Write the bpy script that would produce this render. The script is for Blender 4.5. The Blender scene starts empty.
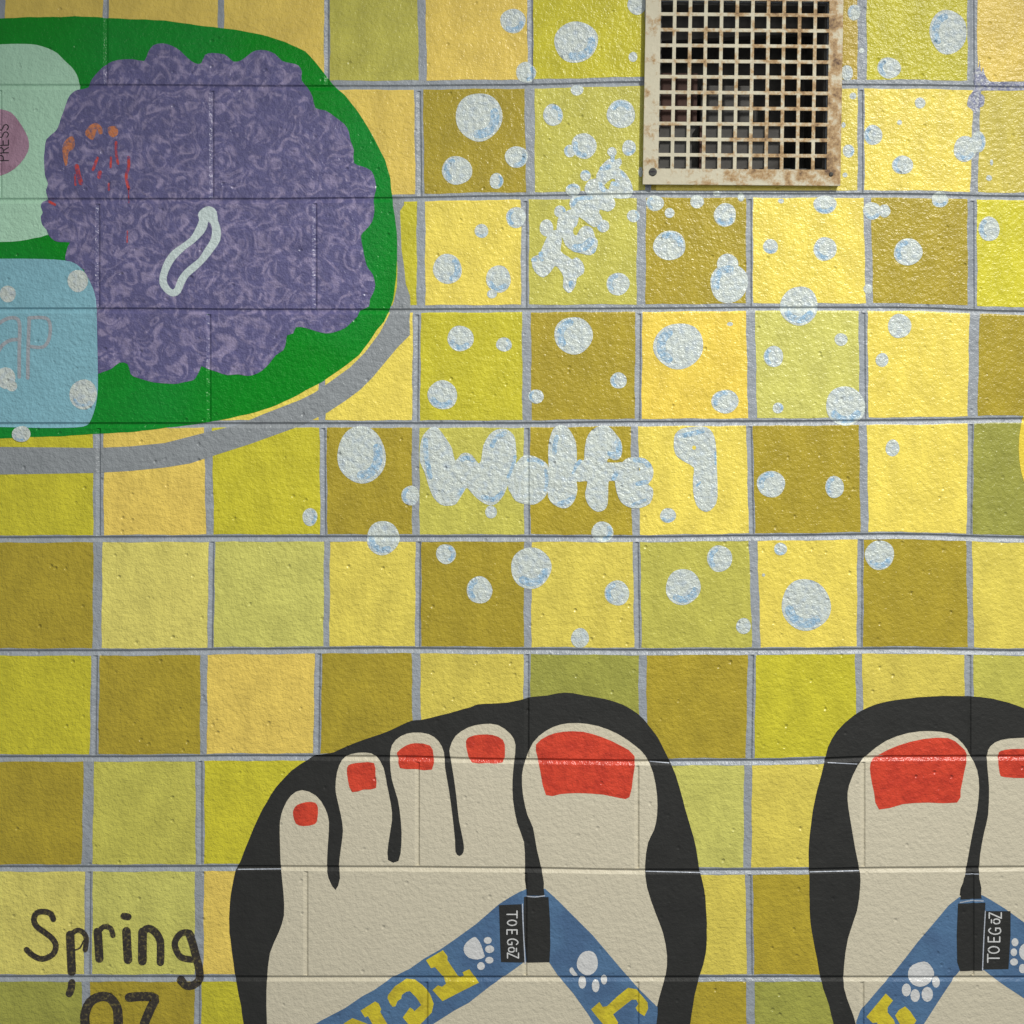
import bpy, bmesh, math, random
from mathutils import Vector
from mathutils.geometry import tessellate_polygon

# ------------------------------------------------------------------ camera, world, lights
SC = bpy.context.scene
K = 0.0018                                   # metres of wall per mural unit (a block course is 0.2 m high)
def W(x, y, d=0.0):                          # mural chart (x right, y down) -> world point on the wall plane
    return Vector(((x-512)*K, -d, (512-y)*K))

cam_d = bpy.data.cameras.new('camera'); cam = bpy.data.objects.new('camera', cam_d)
SC.collection.objects.link(cam); SC.camera = cam
cam_d.lens = 50; cam_d.sensor_width = 36
cam.location = (0, -1024*K*50/36, 0); cam.rotation_euler = (math.pi/2, 0, 0)

world = bpy.data.worlds.new('world'); SC.world = world; world.use_nodes = True
world.node_tree.nodes['Background'].inputs[0].default_value = (0.93, 0.97, 1.0, 1)
world.node_tree.nodes['Background'].inputs[1].default_value = 0.31

def lamp(name, loc, aim, sx, sy, power, col):
    l = bpy.data.lights.new(name, 'AREA'); l.shape = 'RECTANGLE'; l.size = sx; l.size_y = sy
    l.energy = power; l.color = col
    o = bpy.data.objects.new(name, l); SC.collection.objects.link(o); o.location = loc
    o.rotation_euler = (Vector(aim)-Vector(loc)).to_track_quat('-Z', 'Y').to_euler()
    return o
def spot(name, loc, aim, half, power, col, rad):
    l = bpy.data.lights.new(name, 'SPOT'); l.spot_size = half*2; l.spot_blend = 1.0
    l.energy = power; l.color = col; l.shadow_soft_size = rad
    o = bpy.data.objects.new(name, l); SC.collection.objects.link(o); o.location = loc
    o.rotation_euler = (Vector(aim)-Vector(loc)).to_track_quat('-Z', 'Y').to_euler()
    return o
spot('ceiling_downlight', (2.0, -2.6, 2.98), (-0.587, 0, -1.8), 0.494, 900, (1.0, 0.985, 0.94), 0.05)
lamp('glint_lamp_right', (1.16, -1.75, 1.22), (0.62, 0.0, 0.3), 0.60, 0.15, 3.5, (1.0, 0.98, 0.93))  # added out-of-view lamp that puts sparkles on the paint at upper right
lamp('glint_lamp_left', (-0.37, -1.75, 0.92), (-0.2, 0.0, 0.2), 0.14, 0.10, 1.6, (1.0, 0.98, 0.93))  # small lamp added out of view for the glints by the green tray

SC.view_settings.view_transform = 'Standard'; SC.view_settings.look = 'None'
SC.view_settings.gamma = 1; SC.view_settings.use_curve_mapping = False
SC.view_settings.exposure = 0.0

# ------------------------------------------------------------------ materials
def lin(c):
    c = c/255
    return c/12.92 if c <= 0.04045 else ((c+0.055)/1.055)**2.4
def rgb(r, g, b, s=1.0): return (min(lin(r)*s, 1), min(lin(g)*s, 1), min(lin(b)*s, 1), 1)

def paint(name, c1=None, c2=None, rough=0.34, var=0.10, vscale=30, mixscale=60, stretch=(1, 1, 1),
          bump=1.0, contrast=(0.45, 0.6), distort=0.0, detail=4, spec=0.5):
    """wall paint: colour (or the 'paint' face colours), a little brush variation and the block's orange-peel relief"""
    m = bpy.data.materials.new(name); m.use_nodes = True
    nt = m.node_tree; N = nt.nodes; L = nt.links; b = N['Principled BSDF']
    geo = N.new('ShaderNodeNewGeometry')
    mp = N.new('ShaderNodeMapping'); mp.inputs['Scale'].default_value = stretch
    L.new(geo.outputs['Position'], mp.inputs['Vector'])
    if c1 is None:
        at = N.new('ShaderNodeAttribute'); at.attribute_name = 'paint'; base = at.outputs['Color']
    else:
        r = N.new('ShaderNodeRGB'); r.outputs[0].default_value = c1; base = r.outputs[0]
    if c2 is not None:
        n2 = N.new('ShaderNodeTexNoise'); n2.inputs['Scale'].default_value = mixscale
        n2.inputs['Detail'].default_value = detail; n2.inputs['Distortion'].default_value = distort
        L.new(mp.outputs[0], n2.inputs['Vector'])
        rr = N.new('ShaderNodeMapRange'); rr.inputs[1].default_value = contrast[0]; rr.inputs[2].default_value = contrast[1]
        L.new(n2.outputs[0], rr.inputs[0])
        mx = N.new('ShaderNodeMix'); mx.data_type = 'RGBA'
        L.new(rr.outputs[0], mx.inputs[0]); L.new(base, mx.inputs[6]); mx.inputs[7].default_value = c2
        base = mx.outputs[2]
    nv = N.new('ShaderNodeTexNoise'); nv.inputs['Scale'].default_value = vscale; nv.inputs['Detail'].default_value = 5
    L.new(mp.outputs[0], nv.inputs['Vector'])
    mr = N.new('ShaderNodeMapRange'); mr.inputs[1].default_value = 0.3; mr.inputs[2].default_value = 0.7
    mr.inputs[3].default_value = 1-var; mr.inputs[4].default_value = 1+var
    L.new(nv.outputs[0], mr.inputs[0])
    vm = N.new('ShaderNodeVectorMath'); vm.operation = 'SCALE'
    L.new(base, vm.inputs[0]); L.new(mr.outputs[0], vm.inputs['Scale'])
    L.new(vm.outputs[0], b.inputs['Base Color'])
    b.inputs['Roughness'].default_value = rough
    b.inputs['Specular IOR Level'].default_value = spec
    # orange peel and brush marks
    nb = N.new('ShaderNodeTexNoise'); nb.inputs['Scale'].default_value = 105; nb.inputs['Detail'].default_value = 2
    nb.inputs['Roughness'].default_value = 0.55
    L.new(geo.outputs['Position'], nb.inputs['Vector'])
    ns = N.new('ShaderNodeTexNoise'); ns.inputs['Scale'].default_value = 420; ns.inputs['Detail'].default_value = 1
    L.new(geo.outputs['Position'], ns.inputs['Vector'])
    # scattered pits
    vo = N.new('ShaderNodeTexVoronoi'); vo.inputs['Scale'].default_value = 32
    L.new(geo.outputs['Position'], vo.inputs['Vector'])
    pr = N.new('ShaderNodeMapRange'); pr.inputs[1].default_value = 0.0; pr.inputs[2].default_value = 0.13
    pr.inputs[3].default_value = -1.0; pr.inputs[4].default_value = 0.0
    L.new(vo.outputs['Distance'], pr.inputs[0])
    a1 = N.new('ShaderNodeMath'); a1.operation = 'MULTIPLY_ADD'; a1.inputs[1].default_value = 0.16
    L.new(ns.outputs[0], a1.inputs[0]); L.new(nb.outputs[0], a1.inputs[2])
    a2 = N.new('ShaderNodeMath'); a2.operation = 'MULTIPLY_ADD'; a2.inputs[1].default_value = 0.8
    L.new(pr.outputs[0], a2.inputs[0]); L.new(a1.outputs[0], a2.inputs[2])
    bp = N.new('ShaderNodeBump'); bp.inputs['Strength'].default_value = 1.0; bp.inputs['Distance'].default_value = 0.0025*bump
    L.new(a2.outputs[0], bp.inputs['Height']); L.new(bp.outputs[0], b.inputs['Normal'])
    return m

E = 0.92                                      # reflectance per displayed value at full lamp light
M = {}
M['grout']  = paint('grout_grey_paint', rgb(158,164,170,E), var=0.12, vscale=25, rough=0.4)
M['tiles']  = paint('mosaic_square_paint', None, var=0.12, vscale=28, stretch=(1, 1, 0.6))
M['green']  = paint('green_gloss_paint', rgb(0,140,26,E), rgb(14,140,46,E), rough=0.30, spec=0.3, mixscale=3, detail=1, contrast=(0.42, 0.62), var=0.07)
M['rim']    = paint('grey_rim_paint', rgb(148,153,156,E), var=0.06, rough=0.36)
M['mint']   = paint('mint_paint', rgb(182,224,194,E), var=0.04, stretch=(1, 1, 0.5))
M['mauve']  = paint('mauve_paint', rgb(178,140,160,E), rgb(164,126,146,E), var=0.06, mixscale=20)
M['ink']    = paint('black_marker', rgb(46,40,46,E), var=0.1)
M['purple'] = paint('purple_sponged_paint', rgb(98,95,138,E), rgb(150,140,174,E), rough=0.30, var=0.12, mixscale=30, contrast=(0.47, 0.66), distort=2.6, detail=7)
M['loop']   = paint('pale_loop_paint', rgb(208,222,220,E), var=0.05)
M['soapblue'] = paint('soap_blue_paint', rgb(136,188,202,E), var=0.06)
M['pinkgrey'] = paint('pink_grey_paint', rgb(166,172,178,E), var=0.05)
M['bubble'] = paint('bubble_white_paint', rgb(208,216,208,E), rgb(186,200,210,E), var=0.06, mixscale=90, contrast=(0.45, 0.75), bump=1.5)
M['bubbleblue'] = paint('bubble_blue_paint', rgb(146,184,212,E), rgb(200,212,214,E), var=0.06, mixscale=130, contrast=(0.38, 0.66), bump=1.5)
M['black']  = paint('black_gloss_paint', rgb(46,46,44,E), var=0.12, rough=0.6, bump=0.55, spec=0.3)
M['skin']   = paint('cream_paint', rgb(214,205,180,E), var=0.025, bump=0.7, rough=0.5)
M['nail']   = paint('red_nail_paint', rgb(222,72,46,E), rgb(204,62,40,E), mixscale=40, var=0.05)
M['strap']  = paint('strap_blue_paint', rgb(86,120,156,E), rgb(78,108,144,E), mixscale=12, var=0.05, bump=0.7, rough=0.5, spec=0.35)
M['lettery'] = paint('letter_yellow_paint', rgb(222,204,50,E), rgb(196,178,46,E), mixscale=30, var=0.05, bump=0.7)
M['paw']    = paint('paw_white_paint', rgb(218,218,216,E), var=0.04, bump=0.7)
M['thin']   = paint('white_brush_line', rgb(190,196,206,E), var=0.1)
M['marker'] = paint('dark_brush_paint', rgb(54,48,42,E), rgb(112,102,60,E), mixscale=190, contrast=(0.52, 0.68), var=0.15)
M['orange'] = paint('orange_smudge_paint', rgb(208,128,84,E), rgb(132,104,120,E), mixscale=130, contrast=(0.46, 0.66))
M['red']    = paint('red_drip_paint', rgb(208,74,66,E), rgb(118,74,116,E), mixscale=120, contrast=(0.42, 0.64))
M['sun']    = paint('warm_yellow_paint', rgb(238,212,70,E), var=0.05)
M['lavender'] = paint('lavender_splatter', rgb(134,138,166,E), rgb(186,188,192,E), mixscale=150)

def metal(name, c1, c2, c3, rough=0.5, s=40, metallic=0.25):
    m = bpy.data.materials.new(name); m.use_nodes = True
    nt = m.node_tree; N = nt.nodes; L = nt.links; b = N['Principled BSDF']
    geo = N.new('ShaderNodeNewGeometry')
    sep = N.new('ShaderNodeSeparateXYZ'); L.new(geo.outputs['Position'], sep.inputs[0])
    n1 = N.new('ShaderNodeTexNoise'); n1.inputs['Scale'].default_value = s; n1.inputs['Detail'].default_value = 8; n1.inputs['Roughness'].default_value = 0.7
    L.new(geo.outputs['Position'], n1.inputs['Vector'])
    # the rust grows towards the plate's right side
    g = N.new('ShaderNodeMapRange'); g.inputs[1].default_value = 0.24; g.inputs[2].default_value = 0.60
    g.inputs[3].default_value = -0.09; g.inputs[4].default_value = 0.05
    L.new(sep.outputs['X'], g.inputs[0])
    ad = N.new('ShaderNodeMath'); ad.operation = 'ADD'; L.new(n1.outputs[0], ad.inputs[0]); L.new(g.outputs[0], ad.inputs[1])
    r = N.new('ShaderNodeValToRGB'); e = r.color_ramp.elements
    e[0].position = 0.44; e[0].color = c1; e[1].position = 0.70; e[1].color = c3
    x = r.color_ramp.elements.new(0.56); x.color = c2
    L.new(ad.outputs[0], r.inputs[0]); L.new(r.outputs[0], b.inputs['Base Color'])
    b.inputs['Roughness'].default_value = rough; b.inputs['Metallic'].default_value = metallic
    bp = N.new('ShaderNodeBump'); bp.inputs['Distance'].default_value = 0.0008; L.new(n1.outputs[0], bp.inputs['Height']); L.new(bp.outputs[0], b.inputs['Normal'])
    return m
M['plate'] = metal('rusty_cream_metal', rgb(190,183,160), rgb(162,132,90), rgb(76,50,30), s=48)
M['duct'] = metal('dusty_duct_metal', rgb(86,84,80), rgb(76,73,69), rgb(56,52,47), rough=0.8, s=12, metallic=0)
M['brown'] = metal('brown_rusted_metal', rgb(82,58,50), rgb(72,51,44), rgb(52,40,34), rough=0.85, s=12, metallic=0)
M['screw'] = metal('dark_screw_metal', rgb(70,70,66), rgb(60,60,56), rgb(40,38,34), rough=0.45, s=80, metallic=0.6)
M['bare'] = paint('bare_block', rgb(120,118,110), var=0.1)

# ------------------------------------------------------------------ the block wall's relief
KX = [0, 128, 256, 384, 512, 640, 768, 896, 1024]
# course joints: nominal y and how the joint drifts across the wall
JOINTS = [(-30, [0]*9),
 (84, [0,0,1,1,0,-3,-1,0,2]), (196, [3,3,3,2,0,-2,-2,-2,.5]), (308, [0,0,1,1,.5,0,-1,-1,3]),
 (423, [1,1,1,1,1,-.5,-1,-2,-4]), (538, [1,.5,0,0,0,.5,-1,-2.5,1]), (651, [1,1,-.5,-1.5,-.5,.5,0,-1,1]),
 (759, [-1,-1,-2,-1.5,1.5,3,2.5,-1.5,-2]), (869, [-1,-1,-1.5,-1,0,2,2,0,-1]), (978, [0]*9),
 (1090, [0]*9)]
for i in range(1, 7): JOINTS.append((1090+112*i, [0]*9))
for i in range(1, 5): JOINTS.insert(0, (-30-112*i, [0]*9))
JY = [j[0] for j in JOINTS]
R0 = 4                                        # index of the row above the joint at 84
def drift(j, x):
    d = JOINTS[j][1]
    if x <= 0: return d[0]
    if x >= 1024: return d[8]
    i = int(x//128); t = x/128-i; t = t*t*(3-2*t)
    return d[i]*(1-t)+d[min(i+1, 8)]*t
def row_of(yc):
    for i in range(len(JY)-1):
        if yc < JY[i+1]: return i
    return len(JY)-2
def dy(x, yc):
    i = row_of(yc); t = (yc-JY[i])/(JY[i+1]-JY[i]); t = min(max(t, 0), 1)
    return drift(i, x)*(1-t)+drift(i+1, x)*t
def unwarp(x, y):
    c = y
    for _ in range(4): c = y-dy(x, c)
    return c
# painted vertical lines per row: (x top, x bottom, width, a real block joint?)
rows = {
 0: [(2,1,7,0),(106,106,6,1),(221,221,6,0),(327,327,6,1),(421,423,8,0),(530,531,6.5,1),(648,648,6,0),(752,752,7,1),(862,862.5,9,0),(972,972.5,10,1)],
 1: [(0,0,7,1),(100,100,7,0),(212,212,7,1),(322,322,7,0),(418.5,420,9,1),(529.5,531.5,10.5,0),(648,648,6,1),(745,745,6,0),(861,861,7,1),(977,974,7.5,0)],
 2: [(-10,-10,7,0),(98,98,7,1),(211,211,7,0),(315,315,7,1),(421,421,8.5,0),(525,525,8,1),(641.5,641,9,0),(749.5,749.5,7,1),(867,869.5,7.5,0),(972,972.5,9.5,1)],
 3: [(-10,-10,7,1),(98,98,7,0),(209,209,7,1),(322,322,7,0),(417,416,8,1),(526.5,527,9,0),(639,638,7,1),(750.5,752.5,9,0),(863,864,9,1),(974.5,972.5,10,0)],
 4: [(-15,-15,8,0),(98.5,98.5,10.5,1),(208,210,8,0),(323,324,7,1),(415.5,416,7.5,0),(527,527.5,6.5,1),(634.5,636,7.5,0),(749.5,752,6.5,1),(863,864.5,8,0),(971,969.5,6,1)],
 5: [(-12,-12,8,1),(98,97,9,0),(212,210.5,6.5,1),(327,326.5,6,0),(418.5,418,6,1),(528,527.5,7.5,0),(636.5,638,7.5,1),(753,756.5,8.5,0),(860.5,860,6.5,1),(969,971,6,0)],
 6: [(-16,-16,8,0),(95.5,94,8.5,1),(204,203.5,7,0),(318.5,317,7.5,1),(416,417,8.5,0),(527,527,7,1),(642.5,643,8,0),(752,750,8.5,1),(858.5,860.5,7,0),(969,969,9,1)],
 7: [(-20,-20,8,1),(89,87,10.5,0),(200,200,9,1),(312,312,8,0),(417.5,417.5,7,1),(527,527,7,0),(637,637,7,1),(748,747.5,8,0),(863,863,8,1),(975,975,8,0)],
 8: [(-20,-20,8,0),(89,88,8,1),(199.5,199,9,0),(306,306,8,1),(417,417,8,0),(525,525,7,1),(637,637,7,0),(749,750.5,7.5,1),(862,862,8,0),(972,972,8,1)],
 9: [(-20,-20,8,1),(86,85,8,0),(198,197.5,7,1),(312,312,8,0),(426,426,7,1),(527,527,7,0),(637,637,7,1),(750,752.5,8.5,0),(862,862,8,1),(972,972,8,0)]}
DEFX = [-10, 98, 211, 322, 418, 528, 640, 751, 862, 972]
def lines_of(r):                              # r counted from the row above the joint at 84
    base = rows.get(r) or [(x, x, 8, (i+r+1) % 2 == 0) for i, x in enumerate(DEFX)]
    par = base[0][3]
    out = list(base)
    for k in range(1, 5):
        x = base[0][0]-112*k; out.insert(0, (x, x, 8, (par+k) % 2))
    parr = base[-1][3]
    for k in range(1, 5):
        x = base[-1][0]+111*k; out.append((x, x, 8, (parr+k) % 2))
    return out
LINES = {i: lines_of(i-R0) for i in range(len(JY)-1)}
HOFF0 = [(-3.2, 0.0), (-1.7, -0.0028), (-0.4, -0.0028), (2.9, 0.0)]
SHIFT = {5: 3.0, 6: 2.0, 7: 2.6, 8: 1.3}      # where the groove sits within the painted grey line
def hoff(k): return [(d+SHIFT.get(k, 0.5), h) for d, h in HOFF0]
VOFF = [(-2.8, 0.0), (0.3, -0.0022), (1.2, -0.0022), (2.5, 0.0)]
def prof(d, P):
    if d <= P[0][0] or d >= P[-1][0]: return 0.0
    for (a, ha), (b, hb) in zip(P, P[1:]):
        if d <= b: return ha+(hb-ha)*(d-a)/(b-a)
    return 0.0
def height(x, yc):
    h = 0.0
    for k, j in enumerate(JY): h = min(h, prof(yc-j, hoff(k)))
    i = row_of(yc); t = (yc-JY[i])/(JY[i+1]-JY[i])
    fade = min(max((yc-JY[i]-hoff(i)[3][0])/0.5, 0), max((JY[i+1]+hoff(i+1)[0][0]-yc)/0.5, 0), 1)
    for (a, b, w, real) in LINES[i]:
        if real: h = min(h, prof(x-(a+(b-a)*t), VOFF)*fade)
    return h

def ccw(p):
    a = sum(p[i][0]*p[(i+1) % len(p)][1]-p[(i+1) % len(p)][0]*p[i][1] for i in range(len(p)))
    return p if a > 0 else p[::-1]
def dense(p, step=9):
    out = []
    for i in range(len(p)):
        a, b = p[i], p[(i+1) % len(p)]
        n = max(1, int(math.hypot(b[0]-a[0], b[1]-a[1])/step))
        for k in range(n): out.append((a[0]+(b[0]-a[0])*k/n, a[1]+(b[1]-a[1])*k/n))
    return out
def smooth(p, n=3, closed=True):
    out = []; m = len(p)
    rng = range(m) if closed else range(m-1)
    for i in rng:
        if closed: p0, p1, p2, p3 = p[i-1], p[i], p[(i+1) % m], p[(i+2) % m]
        else: p0, p1, p2, p3 = p[max(i-1, 0)], p[i], p[i+1], p[min(i+2, m-1)]
        for k in range(n):
            t = k/n
            out.append(tuple(0.5*((2*p1[c])+(-p0[c]+p2[c])*t+(2*p0[c]-5*p1[c]+4*p2[c]-p3[c])*t*t+(-p0[c]+3*p1[c]-3*p2[c]+p3[c])*t**3) for c in (0, 1)))
    if not closed: out.append(p[-1])
    return out

class Sheet:
    """Collects painted shapes (mural chart coordinates) and lays them on the wall relief as one mesh."""
    def __init__(self): self.items = []
    def add(self, poly, holes=(), mat=0, col=None, lift=0.0, step=9):
        self.items.append((poly, holes, mat, col, lift, step)); return self
    def build(self, name, mats, layer, parent=None, origin=None, solid=0.0):
        if not isinstance(mats, (list, tuple)): mats = [mats]
        out = bmesh.new(); cl = out.loops.layers.float_color.new('paint')
        for poly, holes, mat, col, lift, step in self.items:
            loops = [dense(ccw(poly), step)]+[dense(ccw(h)[::-1], step) for h in holes]
            loops = [[(x, unwarp(x, y)) for x, y in lp] for lp in loops]
            flat = [p for lp in loops for p in lp]
            tris = tessellate_polygon([[Vector((x, y, 0)) for x, y in lp] for lp in loops])
            bm = bmesh.new(); vs = [bm.verts.new((x, y, 0)) for x, y in flat]
            for t in tris:
                try: bm.faces.new([vs[i] for i in t])
                except ValueError: pass
            x0, x1 = min(p[0] for p in flat), max(p[0] for p in flat)
            y0, y1 = min(p[1] for p in flat), max(p[1] for p in flat)
            def cut(geom, co, no):
                bmesh.ops.bisect_plane(bm, geom=geom, dist=1e-4, plane_co=co, plane_no=no)
            def allg(): return bm.verts[:]+bm.edges[:]+bm.faces[:]
            for k, j in enumerate(JY):
                hk = hoff(k)
                for d in (hk[0][0]-.5, hk[0][0], hk[1][0], hk[2][0], hk[3][0], hk[3][0]+.5):
                    if y0 < j+d < y1: cut(allg(), (0, j+d, 0), (0, 1, 0))
                if y0 < j-12 < y1 and solid: cut(allg(), (0, j-12, 0), (0, 1, 0))
            k = math.ceil(x0/32)*32
            while k < x1: cut(allg(), (k, 0, 0), (1, 0, 0)); k += 32
            for i in range(len(JY)-1):
                if JY[i+1] < y0 or JY[i] > y1: continue
                for (a, b, w, real) in LINES[i]:
                    if not real: continue
                    for d, _ in VOFF:
                        if not (x0-5 < a+d < x1+5): continue
                        fs = [f for f in bm.faces if JY[i] < f.calc_center_median().y < JY[i+1]
                              and min(v.co.x for v in f.verts) < max(a, b)+d+.1 and max(v.co.x for v in f.verts) > min(a, b)+d-.1]
                        if not fs: continue
                        es = {e for f in fs for e in f.edges}; v_ = {v for f in fs for v in f.verts}
                        cut(list(v_)+list(es)+fs, (a+d, JY[i], 0), ((JY[i+1]-JY[i]), -(b-a), 0))
            vm = {}
            for v in bm.verts:
                x, yc = v.co.x, v.co.y
                vm[v] = out.verts.new(W(x, yc+dy(x, yc), height(x, yc)+layer+lift))
            for f in bm.faces:
                try: nf = out.faces.new([vm[v] for v in f.verts])
                except ValueError: continue
                nf.normal_update()
                if nf.normal.y > 0: nf.normal_flip()
                nf.material_index = mat
                c = col or (1, 1, 1, 1)
                for l in nf.loops: l[cl] = c
            bm.free()
        if solid:
            r = bmesh.ops.extrude_face_region(out, geom=out.faces[:])
            for g in r['geom']:
                if isinstance(g, bmesh.types.BMVert): g.co.y = solid
            bmesh.ops.recalc_face_normals(out, faces=out.faces[:])
        for v in [v for v in out.verts if not v.link_faces]: out.verts.remove(v)
        if origin is None:
            n = len(out.verts); c = sum((v.co for v in out.verts), Vector())/max(n, 1)
            origin = Vector((c.x, 0, c.z)) if parent is None else Vector(parent['_o'])
        for v in out.verts: v.co -= origin
        me = bpy.data.meshes.new(name); out.to_mesh(me); out.free()
        for m in mats: me.materials.append(m)
        o = bpy.data.objects.new(name, me); SC.collection.objects.link(o)
        if parent is not None: o.parent = parent
        else: o.location = origin
        if parent is None or True: o['_o'] = tuple(origin)
        return o

def tag(o, label, cat, group=None):
    o['label'] = label; o['category'] = cat
    if group: o['group'] = group
    return o
def thing(name, x, y, label, cat, group=None):
    o = bpy.data.objects.new(name, None); SC.collection.objects.link(o)
    o.empty_display_size = 0.03
    o.location = W(x, y); o['_o'] = tuple(W(x, y)); tag(o, label, cat, group); return o
def T(pts, ox, oy, s): return [(ox+x/s, oy+y/s) for x, y in pts]
def ell(cx, cy, rx, ry, n=20, wob=0.0, seed=0, rot=0.0):
    r = random.Random(seed*7+3); p1, p2, p3 = [r.uniform(0, 6.28) for _ in range(3)]
    out = []
    for i in range(n):
        a = 6.28318*i/n
        k = 1+wob*(0.5*math.sin(2*a+p1)+0.5*math.sin(3*a+p2)+0.3*math.sin(5*a+p3))
        x, y = rx*k*math.cos(a), ry*k*math.sin(a)
        out.append((cx+x*math.cos(rot)-y*math.sin(rot), cy+x*math.sin(rot)+y*math.cos(rot)))
    return out
def stroke(pts, w, sm=3, cap=True):
    p = smooth(pts, sm, False) if (sm > 1 and len(pts) > 2) else list(pts)
    Lf, Rt = [], []; h = w/2; n = len(p)
    for i in range(n):
        a, b = p[max(i-1, 0)], p[min(i+1, n-1)]
        dx, dyy = b[0]-a[0], b[1]-a[1]; l = math.hypot(dx, dyy) or 1
        nx, ny = -dyy/l*h, dx/l*h
        Lf.append((p[i][0]+nx, p[i][1]+ny)); Rt.append((p[i][0]-nx, p[i][1]-ny))
    if not cap: return Lf+Rt[::-1]
    def arc(c, start, end_from):
        a0 = math.atan2(start[1]-c[1], start[0]-c[0])
        return [(c[0]+h*math.cos(a0-s*math.pi/5), c[1]+h*math.sin(a0-s*math.pi/5)) for s in range(1, 5)]
    return Lf+arc(p[-1], Lf[-1], 0)+Rt[::-1]+arc(p[0], Rt[0], 0)

# ------------------------------------------------------------------ the wall with its painted mosaic squares
# vent plate frame (rotated a hair clockwise, as it hangs)
VC = (742.3, 86.5); VA = math.radians(0.45)
def V(u, v):                                  # plate coordinates -> mural chart
    return (VC[0]+u*math.cos(VA)-v*math.sin(VA)-v*0.009, VC[1]+u*math.sin(VA)+v*math.cos(VA))
HOLE = [V(-84, -84), V(84, -84), V(84, 84), V(-84, 84)]
PAL = {'Y': (244,222,96), 'S': (242,212,84), 'T': (236,206,98), 'O': (182,162,48), 'L': (210,201,52), 'M': (203,197,88),
       'G': (214,210,108), 'D': (163,163,72), 'P': (228,216,112), 'B': (196,170,62), 'K': (226,208,90)}
GRID = {                                      # from the square left of the first listed line rightwards
 0: ['T',('T',.94),('T',.97),'T',('M',.93),'T',('L',.95),'O','B','L',('T',1.03)],
 1: ['M','Y','T','G','T',('O',.93),('M',1.0),'O','K','Y',('K',.9)],
 2: ['T','L','Y','M',('L',.97),('Y',.98),('M',1.0),'O',('Y',1.02),'O',('L',1.12)],
 3: ['M','L','O','Y','Y',('L',.96),('O',.96),'S',('G',.98),'Y','O'],
 4: ['T','L',('T',1.04),'L',('O',.95),('M',1.02),'O',('Y',.98),('O',.96),'Y',('D',.98)],
 5: ['M','O',('P',1.02),('G',.98),('K',1.04),('O',.94),('K',1.0),('M',.96),('Y',.98),('O',.96),('K',1.08)],
 6: ['Y','L',('O',1.0),('T',1.04),('O',1.0),('K',.98),('D',1.04),('O',1.0),('L',.98),('K',1.0),('M',1.0)],
 7: ['Y','O',('M',1.04),('L',1.05),'O','M','Y',('G',.96),('K',1.04),'M','L'],
 8: ['O','P',('G',.98),('T',1.06),'O','L','M',('K',1.02),('O',1.06),'Y','L'],
 9: ['L',('D',1.12),('O',.98),('L',.92),'G','Y','O',('O',1.05),('D',1.12),'Y','M']}
TR = random.Random(5)
def wob(p, amp, seed):
    r = random.Random(seed); ph = [r.uniform(0, 6.28) for _ in range(4)]
    out = []
    for x, y in dense(p, 7):
        out.append((x+amp*(math.sin(y*.11+ph[0])*.6+math.sin(y*.31+ph[1])*.4), y+amp*(math.sin(x*.09+ph[2])*.6+math.sin(x*.27+ph[3])*.4)))
    return out
X0, X1 = LINES[0][0][0], LINES[0][-1][0]
wall = Sheet()
wall.add([(-440, JY[0]), (1400, JY[0]), (1400, JY[-1]), (-440, JY[-1])], holes=[HOLE], step=40)
wb = wall.build('wall_back', [M['grout']], 0.0, solid=0.20, origin=Vector((0, 0, 0)))
wb['kind'] = 'structure'
sq = Sheet()
for i in range(len(JY)-1):
    r = i-R0; ln = LINES[i]; g = GRID.get(r)
    for c in range(len(ln)-1):
        a, b = ln[c], ln[c+1]
        if a[0] < -430 or b[0] > 1390: continue
        k = c-3                               # index into the listed squares
        if g and 0 <= k < len(g): e = g[k]
        else: e = TR.choice('YTOLMGK')
        if isinstance(e, str): e = (e, 1.0)
        col = PAL[e[0]]; f = e[1]*E*(1+TR.uniform(-.02, .02))
        col = rgb(*col, f)
        xa_t, xa_b = a[0]+a[2]/2, a[1]+a[2]/2; xb_t, xb_b = b[0]-b[2]/2, b[1]-b[2]/2
        hy = 4.6 if r == 1 else 3.7
        yt = lambda x: JY[i]+drift(i, x)+hy
        yb = lambda x: JY[i+1]+drift(i+1, x)-(4.4 if r == 0 else 3.7)
        top = [(xa_t+(xb_t-xa_t)*q/6, 0) for q in range(7)]; top = [(x, yt(x)) for x, _ in top]
        bot = [(xb_b+(xa_b-xb_b)*q/6, 0) for q in range(7)]; bot = [(x, yb(x)) for x, _ in bot]
        if xb_t > 640 and xa_t < 845 and JY[i] < 172 and JY[i+1] > 0:      # stop at the duct opening
            for seg in ((xa_t, min(xb_t, 656)), (max(xa_t, 829), xb_t)):
                if seg[1]-seg[0] > 3:
                    x_, z_ = seg
                    sq.add(wob([(x_, yt(x_)), (z_, yt(z_)), (z_, yb(z_)), (x_, yb(x_))], .5, i*50+c), col=col)
            if r == 1 and xa_t < 700 < xb_t:
                x_, z_ = 656, 829
                sq.add([(x_, 176), (z_, 176), (z_, 190.5), (x_, 190.5)], col=rgb(*PAL['Y'], E))
            continue
        sq.add(wob(top+bot, 0.55, i*50+c), col=col)
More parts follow.
